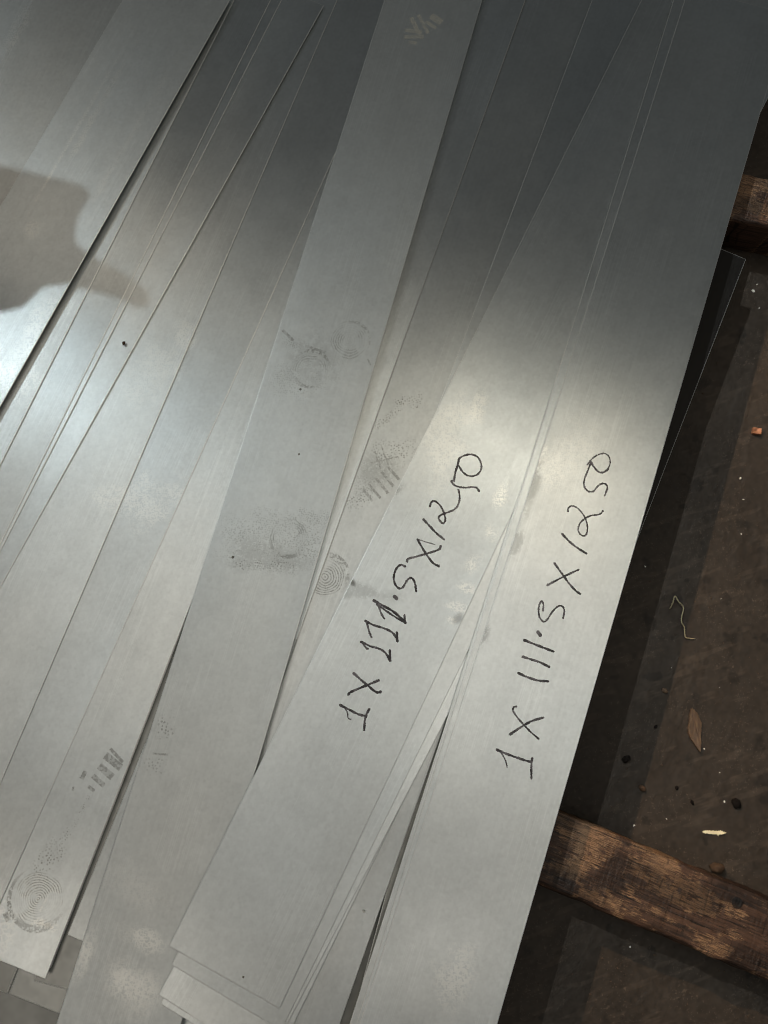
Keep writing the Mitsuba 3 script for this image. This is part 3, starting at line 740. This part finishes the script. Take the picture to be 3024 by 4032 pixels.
def slab(poly, z0, z1, seed, curl=0.0):
    v, f = trimesh.creation.triangulate_polygon(Polygon(poly), engine='earcut')
    t = trimesh.creation.extrude_polygon(Polygon(poly), 1.0, engine='earcut')
    t = t.subdivide().subdivide()
    q = np.array(t.vertices)
    top = q[:, 2] > .5
    c = q[:, :2].mean(0)
    h = meshkit.fbm(np.concatenate([q[:, :2] * .12, np.zeros((len(q), 1))], 1) + 9, 3, seed)
    rr = np.linalg.norm(q[:, :2] - c, axis=1)
    lift = curl * (rr / rr.max()) ** 2
    q[:, 2] = np.where(top, z1 * (.5 + h), z0) + lift
    t.vertices = q * 1e-3
    return t


chip = [(293.7, -51.0), (296.1, -52.0), (299.1, -55.1), (301.0, -60.0), (303.0, -65.4), (302.4, -72.7), (301.0, -80.7), (300.3, -87.8), (299.2, -93.9), (296.9, -90.8), (294.1, -85.8), (290.9, -80.6), (289.2, -75.2), (289.7, -70.0), (290.9, -64.6), (291.3, -58.5)]
scene['wood_chip'] = mikit.ply(slab(chip, .3, 3.4, 4, 2.0), 'chip_wood', smooth=30)
labels['wood_chip'] = {'label': 'brown leaf shaped wood chip lying on the floor', 'category': 'wood chip'}
scene['splinter'] = mikit.ply(slab([(297.0, -169.7), (299.7, -169.0), (308.8, -169.4), (315.9, -169.3), (320.1, -170.9), (314.4, -172.5), (312.4, -172.6), (311.6, -174.4), (311.0, -172.6), (303.8, -172.2), (297.1, -171.2)], .2, 2.2, 6), 'pale_wood', smooth=30)
labels['splinter'] = {'label': 'short bright whitish splinter lying on the floor', 'category': 'splinter'}
cop = trimesh.creation.box((.0088, .0068, .0042))
cop = cop.subdivide().subdivide()
q = np.array(cop.vertices)
q += .0009 * (np.stack([meshkit.noise(q * 420 + 9, 1), meshkit.noise(q * 420 + 9, 2), meshkit.noise(q * 420 + 9, 3)], -1) - .5)
q[:, 2] -= .0016 * np.exp(-((q[:, 0] / .0022) ** 2 + (q[:, 1] / .0018) ** 2)) * (q[:, 2] > .001)
cop.vertices = q
cop.apply_transform(trimesh.transformations.rotation_matrix(-.18, [0, 0, 1]))
cop.apply_translation([.3860, .2426, .0024])
scene['copper_scrap'] = mikit.ply(cop, 'copper', smooth=30)
labels['copper_scrap'] = {'label': 'small copper coloured block of scrap near the right border', 'category': 'scrap'}
CR = 'dark crumbs scattered on the floor'
crumb('dirt_crumb', 331.7, -142.9, 0, .0052, 'crumb_dark', 'largest black crumb on the floor, right of the bright splinter', CR, 1, .5)
crumb('dirt_crumb_001', 225.0, -100.8, 0, .0042, 'crumb_dark', 'black crumb on the floor close to the strip edge, left of the wood chip', CR, 2)
crumb('dirt_crumb_002', 239.5, -128.8, 0, .0036, 'crumb_brown', 'brown black crumb on the floor above the lower timber', CR, 3)
crumb('dirt_crumb_003', 274.2, -128.7, 0, .0020, 'crumb_dark', 'tiny dark crumb between the brown crumb and the largest black one', CR, 4)
crumb('dirt_crumb_004', 306.7, -202.8, 0, .0060, 'crumb_brown', 'brown lump on the floor against the lower timber', CR, 5, .8)
crumb('dirt_crumb_005', 288.6, -142.6, 0, .0022, 'crumb_dark', 'tiny dark crumb left of the largest black crumb', CR, 6)
crumb('dirt_crumb_006', 257.2, -69.3, 0, .0019, 'crumb_dark', 'tiny dark crumb left of the wood chip', CR, 7)
crumb('dirt_crumb_007', 268.4, -33.3, 0, .0030, 'chip_wood', 'small tan crumb above the wood chip', CR, 8)
WH = [(229.6, -164.9, 1.5), (262.2, -158.4, .9), (320.8, -141.8, 1.5), (304.5, -90.9, 1.2), (219.2, -276.3, 1.2), (318.4, -114.3, .8), (256.9, 95.0, 1.4), (364.9, 190.4, 1.8), (366.1, 167.1, 1.2),
      (360.8, 129.4, 1.1), (402.6, 415.8, 1.3), (397.5, 407.4, 2.6), (403.0, 387.1, 1.0), (334.0, 60.6, .7), (277.5, -10.1, .7), (325.0, -30.3, .6)]
for i, (x, y, r) in enumerate(WH):
    crumb('pale_crumb' + ('_%03d' % i if i else ''), x, y, 0, r * .75e-3, 'crumb_pale', 'tiny whitish crumb on the dark floor', 'whitish crumbs on the floor', 20 + i)


def on_strip(code, x, y):
    u, v = ST[code].local(np.array([[x, y]]) * 1e-3)
    return float(ST[code].height(u, v)[0])


crumb('pale_crumb_%03d' % len(WH), -36.5, -223.9, on_strip('U', -36.5, -223.9), .0014, 'crumb_pale', 'single white speck lying on a strip near the bottom', None, 61)
crumb('dirt_crumb_008', -287.5, 319.2, on_strip('R1', -287.5, 319.2), .0021, 'crumb_brown', 'single black fleck lying on a fanned strip left of centre', None, 62, .18)

# grit too fine to count, one mesh
rng = np.random.default_rng(4)
V, F = [], []
octa_v = np.array([[1, 0, 0], [-1, 0, 0], [0, 1, 0], [0, -1, 0], [0, 0, 1], [0, 0, -1.0]])
octa_f = np.array([[0, 2, 4], [2, 1, 4], [1, 3, 4], [3, 0, 4], [2, 0, 5], [1, 2, 5], [3, 1, 5], [0, 3, 5]])
for k in range(2600):
    x, y = rng.uniform(.12, .52), rng.uniform(-.42, .8)
    r = .00022 + .0006 * rng.random() ** 4
    F.append(octa_f + 6 * k)
    V.append(octa_v * [r * rng.uniform(.7, 1.8), r, r * .6] + [x, y, r * .5])
scene['floor_grit'] = mikit.ply((np.concatenate(V), np.concatenate(F)), 'crumb_brown')
labels['floor_grit'] = {'label': 'fine grit spread over the dark floor', 'category': 'grit', 'kind': 'stuff'}

# ---------------------------------------------------------------- added unseen stand, its arm shaped to shade the left strips
ARM_H = .30
LX, LY, LZ = LAMPS['flood_lamp'][0]
k = ARM_H / (LZ - ZT - .032)
sh = [(-480, 535), (-429, 522), (-398, 513), (-350, 500), (-345, 492), (-357, 466), (-358, 440), (-347, 428), (-322, 415), (-290, 394), (-288, 377), (-300, 374), (-324, 385), (-354, 392), (-387, 388), (-405, 367), (-420, 362), (-480, 350)]  # outline of the shadow that the added arm has to cast
arm = trimesh.creation.extrude_polygon(Polygon([(x * 1e-3 * (1 - k) + k * LX, y * 1e-3 * (1 - k) + k * LY) for x, y in sh]), .012, engine='earcut')
arm.apply_translation([0, 0, ZT + .032 + ARM_H])
cx, cy = -.48 * (1 - k) + k * LX - .03, .44 * (1 - k) + k * LY
scene['shadow_caster__arm'] = mikit.ply(arm, 'dark_paint')
col = trimesh.creation.cylinder(.035, ZT + .032 + ARM_H + .05, sections=32)
col.apply_translation([cx, cy, (ZT + .07 + ARM_H) / 2])
scene['shadow_caster__column'] = mikit.ply(col, 'dark_paint', smooth=40)
foot = trimesh.creation.cylinder(.10, .02, sections=40)
foot.apply_translation([cx, cy, .0101])
scene['shadow_caster__foot'] = mikit.ply(foot, 'dark_paint', smooth=40)
labels['shadow_caster'] = {'label': 'added unseen stand whose stepped arm casts the shadow on the left strips', 'category': 'stand'}
